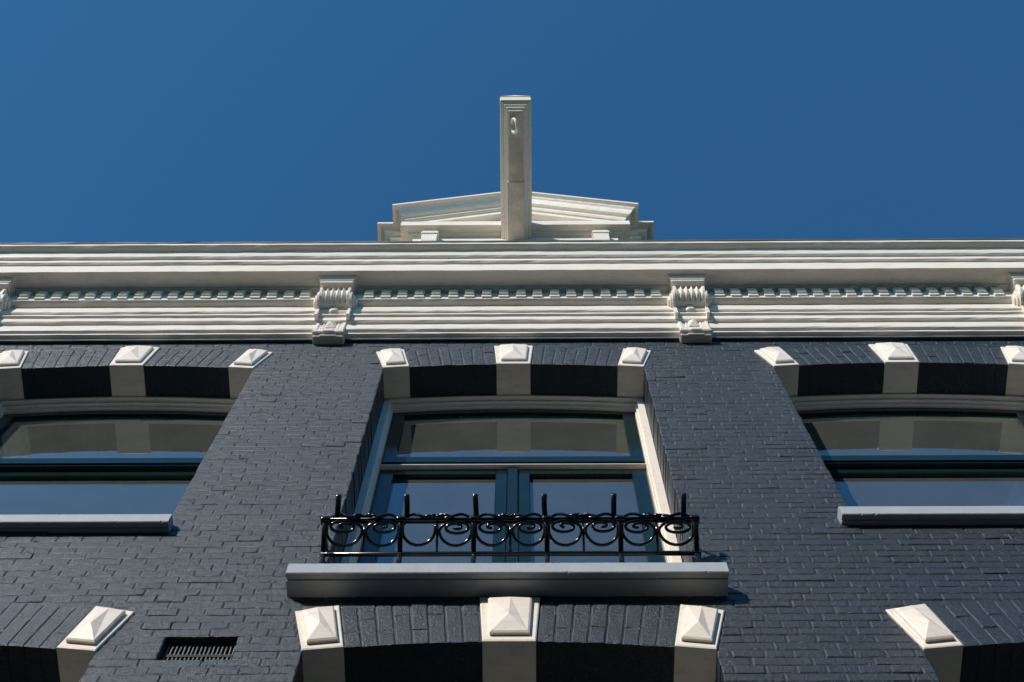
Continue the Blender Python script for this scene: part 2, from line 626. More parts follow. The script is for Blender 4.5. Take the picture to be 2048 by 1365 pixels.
def arch(wx, dz):
    a = empty('brick_arch', (0, 0, 0), house)
    ra = random.Random(int(wx * 100 + dz * 77 + 900))
    for s in (-1, 1):
        n = 8
        for i in range(n):
            b0 = 0.104 + (0.604 - 0.104) * i / n + 0.0028
            b1 = 0.104 + (0.604 - 0.104) * (i + 1) / n - 0.0028
            t0 = 0.122 + (0.657 - 0.122) * i / n + 0.0028
            t1 = 0.122 + (0.657 - 0.122) * (i + 1) / n - 0.0028
            lo0, lo1 = intr(b0, dz) + 0.003, intr(b1, dz) + 0.003
            hi0, hi1 = extr(t0, dz), extr(t1, dz)
            cutv = 0.345 if i % 2 else 0.655
            cutv += ra.uniform(-.03, .03)
            for va, vb in ((0.0, cutv - 0.012), (cutv + 0.012, 1.0)):
                def Q(b, t, l, h, v): return (wx + s * (b + (t - b) * v), l + (h - l) * v)
                c = [Q(b0, t0, lo0, hi0, va), Q(b1, t1, lo1, hi1, va), Q(b1, t1, lo1, hi1, vb), Q(b0, t0, lo0, hi0, vb)]
                if s < 0:
                    c = [c[1], c[0], c[3], c[2]]
                r = quad_brick(ra, *c, ydeep=REV + 0.012)
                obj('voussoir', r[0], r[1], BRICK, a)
        # springer
        q = [(0.607, intr(0.607)), (0.757, intr(0.757)), (0.826, 9.714), (0.662, 9.762)]
        if s < 0:
            q = [(-q[1][0], q[1][1]), (-q[0][0], q[0][1]), (-q[3][0], q[3][1]), (-q[2][0], q[2][1])]
        block_with_boss('springer_stone', wx, dz, q, a)
    block_with_boss('keystone', wx, dz, [(-0.099, 9.482), (0.099, 9.482), (0.118, 9.822), (-0.118, 9.822)], a)
for wx in WIN_X:
    for dz in (0.0, -FLOOR):
        arch(wx, dz)

# ------------------------------------------------------------------ windows
def ring_frame(mb, wx, xo, xi, zb_o, zb_i, top_o, top_i, y0, y1, n=14, bottom=True):
    """frame: outer half width xo, inner xi, curved heads top_o(x), top_i(x)"""
    mb.box(wx - xo, wx - xi, y0, y1, zb_o, top_i(xi) )
    mb.box(wx + xi, wx + xo, y0, y1, zb_o, top_i(xi))
    if bottom:
        mb.box(wx - xi, wx + xi, y0, y1, zb_o, zb_i)
    for k in range(n):
        a = -xo + 2 * xo * k / n
        b = -xo + 2 * xo * (k + 1) / n
        la, lb = top_i(min(abs(a), xi)), top_i(min(abs(b), xi))
        v = [(wx + a, y0, la), (wx + b, y0, lb), (wx + b, y1, lb), (wx + a, y1, la),
             (wx + a, y0, top_o(a)), (wx + b, y0, top_o(b)), (wx + b, y1, top_o(b)), (wx + a, y1, top_o(a))]
        mb.add(v, [(0, 1, 2, 3), (4, 7, 6, 5), (0, 4, 5, 1), (3, 2, 6, 7)] + ([(0, 3, 7, 4)] if k == 0 else []) + ([(1, 5, 6, 2)] if k == n - 1 else []))

def pane(name, wx, x0, x1, z0, top, y, parent, n=10):
    v, f = [], []
    for k in range(n + 1):
        x = x0 + (x1 - x0) * k / n
        v += [(wx + x, y, z0), (wx + x, y, top(x))]
    for k in range(n):
        f.append((2*k, 2*k+2, 2*k+3, 2*k+1))
    return obj(name, v, f, GLASS, parent)

def window(wx, dz, zs, french):
    w = empty('window', (0, 0, 0), house)
    yF = REV
    arc = lambda off: (lambda x: intr(x, dz) - off)
    fr = MB()
    ring_frame(fr, wx, HALF - 0.002, 0.718, zs, zs + 0.05, arc(0.004), arc(0.024), yF, yF + 0.12)
    ring_frame(fr, wx, 0.7175, 0.708, zs, zs + 0.05, arc(0.0245), arc(0.046), yF + 0.026, yF + 0.12)
    ring_frame(fr, wx, 0.7075, 0.702, zs, zs + 0.05, arc(0.0465), arc(0.075), yF + 0.046, yF + 0.12)
    fr.build('frame', WHITE, w)
    # transom: white lip under a dark rail
    tz = 8.518 + dz
    tb = MB()
    tb.bbox(wx - 0.701, wx + 0.701, yF + 0.046, yF + 0.11, tz + 0.014, tz + 0.022, 0.002)
    tb.build('transom_lip', WHITE if french else SASH, w)
    tb = MB()
    tb.bbox(wx - 0.7012, wx + 0.7012, yF + 0.074, yF + 0.115, tz + 0.0225, 8.612 + dz, 0.003)
    tb.build('transom', SASH, w)
    up_ = MB()
    ys = yF + 0.064
    ring_frame(up_, wx, 0.700, 0.630, 8.613 + dz, 8.682 + dz, arc(0.0755), arc(0.125), ys, ys + 0.06)
    us = up_.build('upper_sash', SASH, w)
    pane('pane', wx, -0.6305, 0.6305, 8.68 + dz, arc(0.1245), ys + 0.018, us)
    yl = yF + 0.074
    zt = tz + 0.0135
    if french:
        mu = MB(); mu.bbox(wx - 0.027, wx + 0.027, yl - 0.014, yl + 0.05, zs + 0.051, zt, 0.004)
        mu.build('mullion', SASH, w)
        for s in (-1, 1):
            a, b = (wx - 0.700, wx - 0.0275) if s < 0 else (wx + 0.0275, wx + 0.700)
            st = (0.078, 0.062) if s < 0 else (0.062, 0.078)
            d = MB()
            d.bbox(a, a + st[0], yl, yl + 0.05, zs + 0.051, zt, 0.004)
            d.bbox(b - st[1], b, yl, yl + 0.05, zs + 0.051, zt, 0.004)
            d.box(a + st[0], b - st[1], yl + .001, yl + 0.049, zt - 0.06, zt - .002)
            d.box(a + st[0], b - st[1], yl + .001, yl + 0.049, zs + 0.052, zs + 0.16)
            do = d.build('door_sash', SASH, w)
            pane('pane', 0, a + st[0] - .002, b - st[1] + .002, zs + 0.158, lambda x: zt - 0.058, yl + 0.026, do, 2)
    else:
        d = MB()
        a, b = wx - 0.700, wx + 0.700
        d.bbox(a, a + 0.07, yl, yl + 0.05, zs + 0.051, zt, 0.004)
        d.bbox(b - 0.07, b, yl, yl + 0.05, zs + 0.051, zt, 0.004)
        d.box(a + .07, b - .07, yl + .001, yl + 0.049, zt - 0.06, zt - .002)
        d.box(a + .07, b - .07, yl + .001, yl + 0.049, zs + 0.052, zs + 0.12)
        do = d.build('lower_sash', SASH, w)
        pane('pane', wx, -0.632, 0.632, zs + 0.118, lambda x: zt - 0.058, yl + 0.026, do, 2)
    return w

windows = []
for k, wx in enumerate(WIN_X):
    windows.append(window(wx, 0.0, SILL_Z[k] - 0.03, k == 1))
    if k == 1:
        windows[-1]['label'] = 'french window with two glazed doors behind the iron railing'
    window(wx, -FLOOR, SILL_B - 0.01, False)

def sill(wx, half, p, zb, zt, chips=0):
    """stone sill with an uneven, slightly chipped lower arris"""
    rs = random.Random(int(wx * 31 + 500))
    n = 220
    v, f = [], []
    for i in range(n + 1):
        x = wx - half + 2 * half * i / n
        j = rs.uniform(-0.0006, 0.0006)
        ch = 0.0035 + (rs.uniform(.002, .007) if rs.random() < chips * .30 else 0)
        jt = rs.uniform(-0.0006, 0.0006) + (-.004 if rs.random() < chips * .12 else 0)
        v += [(x, 0.20, zb), (x, -p + .034, zb), (x, -p + .032, zb + .007), (x, -p + .025, zb + .007), (x, -p + .023, zb), (x, -p + ch, zb + j * .3), (x, -p, zb + ch), (x, -p - 0.0, zt - 0.005 + jt), (x, -p + 0.006, zt + jt), (x, 0.20, zt + 0.014)]
    for i in range(n):
        for k in range(9):
            f.append((i*10+k, i*10+k+1, i*10+10+k+1, i*10+10+k))
        f.append((i*10+9, i*10, i*10+10, i*10+19))
    f.append(tuple(range(10)))
    f.append(tuple(n*10 + k for k in range(10)))
    o = obj('sill', v, f, SILL, house)
    fix_normals(o)
    return o
s1 = sill(-0.010, 0.866, 0.106, 6.618, 6.703, 0.10)
s1['label'] = 'deep grey stone sill under the window with the railing'
sill(-2.27, 0.788, 0.053, 7.212, 7.292, 0.05)
sill(2.268, 0.830, 0.055, 7.262, 7.345, 0.05)
for wx in WIN_X:
    sill(wx, 0.84, 0.06, SILL_B - 0.09, SILL_B - 0.012, 0.04)

# ------------------------------------------------------------------ interior shell, roof, back
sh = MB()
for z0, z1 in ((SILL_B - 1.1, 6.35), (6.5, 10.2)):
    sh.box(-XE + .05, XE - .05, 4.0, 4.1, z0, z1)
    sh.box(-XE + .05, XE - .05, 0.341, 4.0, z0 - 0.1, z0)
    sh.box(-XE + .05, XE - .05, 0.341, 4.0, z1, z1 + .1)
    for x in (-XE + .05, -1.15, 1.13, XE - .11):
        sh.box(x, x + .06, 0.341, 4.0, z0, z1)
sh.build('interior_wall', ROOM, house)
ob = MB()
ob.box(-XE, -XE + .048, 0.342, 7, 0, 10.6)
ob.box(XE - .048, XE, 0.342, 7, 0, 10.6)
ob.box(-XE, XE, 7.0, 7.1, 0, 10.6)
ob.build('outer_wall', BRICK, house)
rf = MB()
rf.box(-XE + .0, XE, 0.345, 7.1, 10.602, 10.70)
rf.build('roof', ROOFM, house)

# ------------------------------------------------------------------ main cornice
CORN = [(0.0215, 9.941), (0.0483, 9.941), (0.0483, 9.964), (0.056, 9.966), (0.066, 9.972), (0.0705, 9.982), (0.0715, 10.03), (0.0695, 10.062), (0.0700, 10.068),
        (0.0840, 10.071), (0.0931, 10.080), (0.0931, 10.1447), (0.1000, 10.146), (0.1081, 10.150), (0.1081, 10.176), (0.1140, 10.178),
        (0.1216, 10.186), (0.1245, 10.215), (0.1230, 10.262), (0.1190, 10.288), (0.130, 10.289), (0.148, 10.294), (0.1647, 10.305), (0.1647, 10.437),
        (0.205, 10.437), (0.212, 10.4445), (0.315, 10.444), (0.315, 10.5988), (0.325, 10.599), (0.3359, 10.609), (0.3359, 10.662), (0.346, 10.663), (0.3569, 10.673),
        (0.362, 10.69), (0.366, 10.715), (0.372, 10.735), (0.388, 10.738), (0.402, 10.743), (0.4145, 10.751), (0.4165, 10.775), (0.410, 10.782), (0.30, 10.835)]
def sweep_x(prof, x0, x1, n, jit, seed):
    r = random.Random(seed)
    v, f = [], []
    m = len(prof)
    for i in range(n + 1):
        x = x0 + (x1 - x0) * i / n
        for p_, z_ in prof:
            v.append((x, -p_ + r.uniform(-jit, jit), z_ + r.uniform(-jit, jit)))
        v.append((x, 0.0, prof[-1][1]))
        v.append((x, 0.0, prof[0][1]))
    m += 2
    for i in range(n):
        for k in range(m):
            k2 = (k + 1) % m
            f.append((i*m+k, i*m+k2, (i+1)*m+k2, (i+1)*m+k))
    f.append(tuple(range(m)))
    f.append(tuple(n*m+k for k in range(m)))
    return v, f
v, f = sweep_x(CORN, -XE, XE, 90, 0.0011, 3)
cornice = obj('cornice', v, f, WHITE, house, False, 'cream painted moulded cornice with dentils')
fix_normals(cornice)
db = MB(); db.box(-XE, XE, -0.0225, 0.012, 9.921, 9.9405)
db.build('bottom_batten', WHITE, cornice)
db = MB(); db.box(-XE, XE, -0.0205, 0.012, 9.908, 9.9205)
db.build('dark_batten', BRICK, cornice)
gt = MB()
gv, gf = sweep_x([(0.385, 10.7825), (0.420, 10.7825), (0.426, 10.793), (0.422, 10.806), (0.30, 10.858)], -XE, XE, 60, 0.0016, 9)
gut = obj('lead_gutter_edge', gv, gf, LEAD, cornice)
fix_normals(gut)

BR_X = (-3.345, -1.135, 1.112, 3.295)
def dent_mesh():
    mb = MB()
    mb.bbox(-0.033, 0.033, -0.1765, -0.160, 10.322, 10.352, 0.003)
    mb.bbox(-0.031, 0.031, -0.1925, -0.160, 10.3525, 10.4365, 0.006)
    o = mb.build('dentil', WHITE, cornice)
    return o
proto = dent_mesh()
first = True
rd = random.Random(4)
for a, b in zip(BR_X[:-1], BR_X[1:]):
    n = 18
    lo, hi = a + 0.150, b - 0.150
    for i in range(n):
        o = proto if first else proto.copy()
        if not first:
            COL.objects.link(o)
            o.parent = cornice
        first = False
        o.location = (lo + (hi - lo) * (i + 0.5) / n + rd.uniform(-.003, .003), 0, rd.uniform(-.001, .001))

# ------------------------------------------------------------------ cornice brackets
def bracket_proto():
    br = empty('bracket', (0, 0, 0), house)
    # foot that hangs over the brickwork
    mb = MB()
    mb.bbox(-0.094, 0.094, -0.058, 0.0, 9.864, 9.885, 0.005)
    mb.bbox(-0.052, 0.052, -0.064, -0.02, 9.862, 9.895, 0.004)
    mb.build('foot', WHITE, br)
    mb = MB()
    mb.bbox(-0.098, 0.098, -0.082, 0.0, 9.8855, 9.912, 0.006)
    mb.bbox(-0.033, 0.033, -0.088, -0.03, 9.884, 9.918, 0.004)
    mb.build('foot_moulding', WHITE, br)
    # panel with rim and pyramid
    mb = MB()
    mb.box(-0.090, 0.090, -0.064, 0.0, 9.9125, 10.168)
    pb = mb.build('panel_block', WHITE, br)
    mb = MB()
    for s in (-1, 1):
        mb.bbox(s * 0.082 - 0.011, s * 0.082 + 0.011, -0.082, -0.0, 9.9125, 10.172, 0.004)
        mb.bbox(s * 0.046 - 0.007, s * 0.046 + 0.007, -0.076, -0.06, 9.96, 10.172, 0.003)
        tube(mb, [(s * 0.064, -0.066, 9.95 + k * 0.024) for k in range(9)], [0.006 + 0.007 * (k % 2) for k in range(9)], 7)
    mb.bbox(-0.071, 0.071, -0.080, -0.06, 9.9125, 9.945, 0.004)
    mb.build('panel_rim', WHITE, br)
    mb = MB()
    a, z0, z1, y0 = 0.031, 9.985, 10.085, -0.064
    mb.add([(-a, y0, z0), (a, y0, z0), (a, y0, z1), (-a, y0, z1), (-a, y0 - .012, z0), (a, y0 - .012, z0), (a, y0 - .012, z1), (-a, y0 - .012, z1), (0, y0 - 0.040, (z0 + z1) / 2)],
           [(0, 1, 5, 4), (1, 2, 6, 5), (2, 3, 7, 6), (3, 0, 4, 7), (4, 5, 8), (5, 6, 8), (6, 7, 8), (7, 4, 8)])
    mb.build('pyramid_boss', WHITE, br)
    # ribbon with a swelling middle
    mb = MB()
    n = 24
    v, f = [], []
    for i in range(n + 1):
        x = -0.086 + 0.172 * i / n
        bul = 0.024 * math.exp(-(x / 0.034) ** 4) - 0.012 * math.exp(-((abs(x) - .055) / .016) ** 2)
        for p_, z_ in ((0.0, 10.17), (0.085 + bul, 10.172), (0.105 + bul, 10.182), (0.112 + bul, 10.196), (0.108 + bul, 10.213), (0.06, 10.222), (0.0, 10.222)):
            v.append((x, -p_, z_))
    for i in range(n):
        for k in range(6):
            f.append((i*7+k, i*7+k+1, i*7+7+k+1, i*7+7+k))
    f += [tuple(range(7)), tuple(n*7+k for k in range(7))]
    mb.add(v, f)
    mb.bbox(-0.018, 0.018, -0.140, -0.08, 10.210, 10.226, 0.006)
    mb.build('ribbon', WHITE, br, True)
    # fluted scroll
    key = [(0.10, 10.224), (0.128, 10.2225), (0.158, 10.227), (0.184, 10.238), (0.206, 10.256), (0.222, 10.281), (0.231, 10.311), (0.2325, 10.339), (0.226, 10.3605), (0.208, 10.3705), (0.18, 10.3715), (0.05, 10.3715)]
    prof = []
    for (a0, b0), (a1, b1) in zip(key[:-1], key[1:]):
        for q in range(3):
            prof.append((a0 + (a1 - a0) * q / 3, b0 + (b1 - b0) * q / 3))
    prof.append(key[-1])
    n = 84
    v, f = [], []
    m = len(prof)
    for i in range(n + 1):
        x = -0.098 + 0.196 * i / n
        t = (x + 0.084) / 0.168 * 5
        sn = abs(math.sin(math.pi * t)) if 0 < t < 5 else 0
        for k, (p_, z_) in enumerate(prof):
            # hollow leaf lobes, broad at the top and running out to a point below
            kf = max(0.0, min(1.0, (k - 7) / 14))
            thr = 0.92 * (1 - kf)
            d = 0.021 * max(0.0, (sn - thr) / (1.0001 - thr)) if kf > 0 else 0
            if k > 26:
                d *= max(0.0, (30 - k) / 4)
            v.append((x, -(p_ - d), z_))
    for i in range(n):
        for k in range(m - 1):
            f.append((i*m+k, i*m+k+1, (i+1)*m+k+1, (i+1)*m+k))
    f += [tuple(range(m)), tuple(n*m+k for k in range(m))]
    mb = MB(); mb.add(v, f)
    sc = mb.build('fluted_scroll', WHITE, br, True)
    for s in (-1, 1):
        mb = MB()
        lathe_x(mb, [(s * 0.095, 0.086), (s * 0.109, 0.086), (s * 0.112, 0.083), (s * 0.112, 0.066), (s * 0.122, 0.066), (s * 0.125, 0.062), (s * 0.125, 0.043), (s * 0.134, 0.042), (s * 0.138, 0.034), (s * 0.139, 0.012)], -0.130, 10.285)
        mb.box(min(s * .09, s * .108), max(s * .09, s * .108), -0.135, 0.0, 10.08, 10.30)
        mb.build('volute', WHITE, sc)
    mb = MB()
    mb.bbox(-0.106, 0.106, -0.2585, 0.0, 10.372, 10.398, 0.004)
    mb.bbox(-0.112, 0.112, -0.266, 0.0, 10.3985, 10.410, 0.003)
    v = []
    for h, o_ in ((10.4105, 0.0), (10.424, 0.004), (10.436, 0.012), (10.4435, 0.024)):
        a, q = 0.106 + o_, 0.262 + o_
        v += [(-a, -q, h), (a, -q, h), (a, 0, h), (-a, 0, h)]
    mb.add(v, [(4*i+k, 4*i+(k+1) % 4, 4*i+4+(k+1) % 4, 4*i+4+k) for i in range(3) for k in range(4)])
    mb.build('top_plate', WHITE, br)
    return br

def copy_tree(o, parent=None):
    c = o.copy()
    COL.objects.link(c)
    c.parent = parent
    for ch in list(o.children):
        copy_tree(ch, c)
    return c
b0 = bracket_proto()
for i, x in enumerate(BR_X):
    b = b0 if i == 0 else copy_tree(b0, house)
    b.location = (x, 0, 0)

# ------------------------------------------------------------------ dormer with pediment and hoist beam
dormer = empty('dormer', (0, 0, 0), house)
dormer['label'] = 'cream pedimented dormer above the gutter'
mb = MB()
mb.box(-0.80, 0.80, -0.05, 2.5, 10.70, 12.60)
mb.add([(-0.80, -0.05, 12.60), (0.80, -0.05, 12.60), (0.0, -0.05, 13.05), (-0.80, 2.5, 12.60), (0.80, 2.5, 12.60), (0.0, 2.5, 13.05)],
       [(0, 1, 2), (3, 5, 4), (0, 2, 5, 3), (1, 4, 5, 2)])
mb.build('front_wall', WHITE, dormer)
mb = MB()
mb.box(-1.01, 1.01, 0.06, 2.45, 10.70, 12.70)
mb.build('side_wall', WHITE, dormer)

def mitred(prof, half, y_back, parent, name, apex=None, slope=0.0):
    """moulding run along the front with mitred returns to the sides; with a slope it rakes up to the middle"""
    v, f = [], []
    m = len(prof)
    for p_, z_ in prof:
        xo = half + p_
        drop = slope * xo
        if slope:
            v += [(-xo, y_back, z_ - drop), (-xo, -p_, z_ - drop), (0, -p_, z_), (xo, -p_, z_ - drop), (xo, y_back, z_ - drop)]
        else:
            v += [(-xo, y_back, z_), (-xo, -p_, z_), (0, -p_, z_), (xo, -p_, z_), (xo, y_back, z_)]
    for k in range(m - 1):
        for i in range(4):
            f.append((k*5+i, k*5+i+1, k*5+5+i+1, k*5+5+i))
    f.append(((m-1)*5, (m-1)*5+1, (m-1)*5+2, (m-1)*5+3, (m-1)*5+4))
    mb = MB(); mb.add(v, f)
    return mb.build(name, WHITE, parent)

HC = [(0.049, 12.444), (0.058, 12.444), (0.066, 12.449), (0.082, 12.455), (0.0921, 12.4697), (0.1462, 12.4697), (0.1462, 12.595), (0.142, 12.6014), (0.05, 12.604)]
mitred(HC, 0.752, 0.09, dormer, 'horizontal_cornice')
RK0 = [(0.05, 13.0346), (0.1045, 13.0346), (0.1045, 13.1103), (0.118, 13.113), (0.1305, 13.126), (0.1305, 13.1646), (0.145, 13.170), (0.160, 13.178), (0.1709, 13.1928),
       (0.178, 13.21), (0.1809, 13.2253), (0.187, 13.233), (0.197, 13.240), (0.2054, 13.2497), (0.2332, 13.2581), (0.2332, 13.299), (0.05, 13.31)]
RK = [(a, b + 0.093) for a, b in RK0]
mitred(RK, 0.755, 0.09, dormer, 'raking_cornice', slope=0.55)
WC = [(a - 0.149, b - 0.55 * (0.755 + a)) for a, b in RK]
mitred(WC, 1.03, 2.0, dormer, 'side_cornice')
for s in (-1, 1):
    mb = MB()
    cx = s * 0.662
    v, f = [], []
    prof = [(0.05, 12.10), (0.075, 12.12), (0.10, 12.16), (0.108, 12.22), (0.108, 12.33), (0.116, 12.335), (0.120, 12.35), (0.120, 12.365), (0.112, 12.37), (0.118, 12.39), (0.112, 12.425), (0.10, 12.445), (0.05, 12.452)]
    ww = [.058] * 5 + [.064, .068, .068, .060, .058, .050, .040, .04]
    for (p_, z_), w_ in zip(prof, ww):
        v += [(cx - w_, -p_, z_), (cx + w_, -p_, z_), (cx + w_, -0.03, z_), (cx - w_, -0.03, z_)]
    for i in range(len(prof) - 1):
        for k in range(4):
            f.append((4*i+k, 4*i+(k+1) % 4, 4*i+4+(k+1) % 4, 4*i+4+k))
    f += [(0, 1, 2, 3), tuple(4 * (len(prof) - 1) + k for k in range(4))]
    mb.add(v, f)
    for q in range(4):
        xq = cx - 0.042 + q * 0.028
        mb.bbox(xq - .004, xq + .004, -0.1095, -0.10, 12.29, 12.325, 0.001)
    mb.build('console', WHITE, dormer)

beam = empty('hoist_beam', (0, 0, 0), house)
beam['label'] = 'long cream hoist beam jutting out over the gutter'
bx0 = 0.008
mb = MB(); mb.bbox(bx0 - .056, bx0 + .056, -1.060, -0.02, 12.300, 12.352, 0.004)
core = mb.build('beam_core', WORN, beam)
mb = MB(); mb.bbox(bx0 - .064, bx0 + .064, -0.52, -0.02, 12.2965, 12.345, 0.002)
mb.build('sleeve', WORN, beam)
mb = MB()
mb.bbox(bx0 - .072, bx0 + .072, -1.080, -0.02, 12.345, 12.372, 0.005)
mb.bbox(bx0 - .088, bx0 + .088, -1.098, -0.02, 12.3725, 12.392, 0.006)
mb.build('beam_moulding', WHITE, beam)
mb = MB()
mb.bbox(bx0 - .118, bx0 + .118, -1.128, -0.02, 12.400, 12.55, 0.005)
mb.bbox(bx0 - .104, bx0 + .104, -1.113, -0.02, 12.3925, 12.41, 0.003)
v = [(bx0 - .122, -1.135, 12.5505), (bx0 + .122, -1.135, 12.5505), (bx0, -1.135, 12.60), (bx0 - .122, 0.0, 12.5505), (bx0 + .122, 0.0, 12.5505), (bx0, 0.0, 12.60)]
mb.add(v, [(0, 1, 2), (3, 5, 4), (0, 3, 4, 1), (0, 2, 5, 3), (1, 4, 5, 2)])
mb.build('beam_cap', WHITE, beam)
mb = MB()
cz, cyy = 12.250, -0.955
tube(mb, [(bx0 - 0.012 + 0.020 * math.sin(t), cyy - 0.052 * math.cos(t), cz - 0.060 * math.sin(t)) for t in [2 * math.pi * k / 28 for k in range(29)]], 0.0105, 8, False)
mb.build('lifting_eye', WHITE, beam)

# ------------------------------------------------------------------ ventilation grille in its hole
vent = empty('air_vent', (0, 0, 0), house)
vent['label'] = 'small recessed air vent grille in the brickwork'
x0, x1, z0, z1 = VENT
yd = 0.10
mb = MB()
# lining: the hole goes right through the joint plane, so line it from the brick faces inward
mb.add([(x0, .004, z0), (x1, .004, z0), (x1, .004, z1), (x0, .004, z1), (x0, yd, z0), (x1, yd, z0), (x1, yd, z1), (x0, yd, z1)],
       [(0, 1, 5, 4), (1, 2, 6, 5), (2, 3, 7, 6), (3, 0, 4, 7), (4, 5, 6, 7)])
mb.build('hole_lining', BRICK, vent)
for i in range(17):
    mb = MB()
    xx = x0 + 0.012 + (x1 - x0 - 0.024) * i / 16
    rv = random.Random(i)
    tube(mb, [(xx + rv.uniform(-.001, .001), 0.036 + rv.uniform(-.001, .001), z0 + 0.001 + k * (z1 - z0 - .002) / 6) for k in range(7)], 0.0028, 6)
    mb.build('grille_bar', GRILLE, vent)
for zz in (z0 + 0.085, z0 + 0.094):
    mb = MB()
    tube(mb, [(x0 + .001, 0.032, zz), (x1 - .001, 0.032, zz)], 0.0022, 6)
    mb.build('cross_wire', GRILLE, vent)

# cut the vent hole out of the joint wall
cutter = MB(); cutter.box(x0 - .003, x1 + .003, -0.05, yd + .01, z0 - .003, z1 + .003)
cut = cutter.build('vent_cutter', BRICK)
md = wall.modifiers.new('vent_hole', 'BOOLEAN')
md.object = cut
md.operation = 'DIFFERENCE'
md.solver = 'EXACT'
md.use_self = True
dg = bpy.context.evaluated_depsgraph_get()
new_me = bpy.data.meshes.new_from_object(wall.evaluated_get(dg))
wall.modifiers.clear()
wall.data = new_me
bpy.data.objects.remove(cut, do_unlink=True)

# ------------------------------------------------------------------ iron railing on the middle sill
rail = empty('window_railing', (0, -0.07, 6.705))
rail['label'] = 'black wrought iron scroll railing on the grey sill of the middle window'
rail['category'] = 'railing'
def R_(mb, name):
    o = mb.build(name, IRON, rail, True)
    o.matrix_parent_inverse = Matrix.Translation((0, 0.07, -6.705))
    return o
# the panel leans outward over the sill: from the bottom rail (y -0.03) to the top rail (y -0.135)
def S(w):
    """depth and height at w of the way up the leaning panel"""
    return -(0.030 + 0.105 * w), 6.935 + 0.105 * w
BX = [-0.774, -0.457, -0.152, 0.152, 0.457, 0.770]
RX = [-0.6095, -0.3045, 0.0, 0.3045, 0.6095]
HX = [-0.727, -0.436, -0.145, 0.145, 0.436, 0.727]
for x in BX:
    mb = MB()
    pts = [(x, -0.020, 6.700), (x, -0.020, 6.86)] + [(x, S(0)[0] + .008 - .004 * k, 6.885 + .018 * k) for k in range(3)]
    for k in range(12):
        w = k / 11
        y_, z_ = S(w)
        pts.append((x, y_ - 0.014 * math.sin(math.pi * w), z_ - 0.010 * math.sin(math.pi * w)))
    flatbar(mb, pts, 0.021, 0.010)
    R_(mb, 'post')
for x in RX:
    mb = MB(); tube(mb, [(x, *S(0)), (x, *S(1))], 0.0052, 8)
    R_(mb, 'rod')
hx = 0.788
mb = MB()
y0_, z0_ = S(0)
mb.bbox(-hx, hx, y0_ - 0.009, y0_ + 0.009, z0_ - 0.009, z0_ + 0.009, 0.003)
for s_ in (-1, 1):
    mb.bbox(min(s_ * hx, s_ * (hx - .018)), max(s_ * hx, s_ * (hx - .018)), y0_ + .0092, 0.05, z0_ - .008, z0_ + .008, 0.003)
R_(mb, 'bottom_rail')
mb = MB()
y1_, z1_ = S(1)
mb.bbox(-hx, hx, y1_ - 0.010, y1_ + 0.016, z1_ - 0.005, z1_ + 0.006, 0.003)
for s_ in (-1, 1):
    mb.bbox(min(s_ * hx, s_ * (hx - .018)), max(s_ * hx, s_ * (hx - .018)), y1_ + .0162, 0.05, z1_ - .005, z1_ + .005, 0.002)
R_(mb, 'top_rail')
for x in BX:
    mb = MB(); mb.bbox(x - 0.020, x + 0.020, y1_ - 0.016, y1_ + 0.020, z1_ - 0.011, z1_ + 0.014, 0.004)
    R_(mb, 'collar')
# hooks that carry the flower boxes rise from the top rail and lean out
for i, x in enumerate(HX):
    mb = MB()
    rh = random.Random(90 + i)
    pts = []
    for k in range(22):
        t = k / 21
        lean = 0.088 * t ** 0.9 + 0.012 * math.sin(math.pi * t) - 0.030 * max(0, t - 0.82) ** 2 * 20
        pts.append((x + 0.003 * math.sin(3 * t + i), y1_ + 0.004 - lean, z1_ + 0.004 + 0.088 * t))
    flatbar(mb, pts, 0.023, 0.012)
    R_(mb, 'hook')
posts = sorted(BX + RX)
for i in range(10):
    a, b = posts[i], posts[i + 1]
    mid = (a + b) / 2
    s_ = 1 if i % 2 == 0 else -1
    rj = random.Random(300 + i)
    hw = (b - a) / 2 - 0.008
    cw = 0.755 + rj.uniform(-.03, .03)
    uw = [(-hw, 0.97), (-hw, 0.86), (-hw * .995, 0.74)]
    # the curve hangs from the flat post, sweeps round below, rises to the rod and winds in
    for k in range(1, 22):
        t = math.pi * k / 22
        uw.append((-hw * math.cos(t), 0.68 - (0.46 + rj.uniform(-.004, .004)) * math.sin(t)))
    if i != 2:                                   # one of them has lost its spiral
        turns = 1.75 + rj.uniform(-.15, .15)
        for k in range(60):
            t = k / 59
            ang = 2 * math.pi * turns * t
            r = (1 - t) ** 0.8 * 0.90 + 0.10
            uw.append(((hw - 0.001) * r * math.cos(ang), cw + 0.235 * r * math.sin(ang) - 0.07 * max(0, 1 - 4 * t)))
    else:
        uw += [(hw, 0.72), (hw, 0.80)]
    pts = []
    for k, (u, w) in enumerate(uw):
        y_, z_ = S(w)
        pts.append((mid + s_ * u, y_ - 0.004 - 0.006 * k / len(uw), z_ - 0.002))
    mb = MB()
    tube(mb, pts, 0.0068, 8)
    R_(mb, 'scroll')
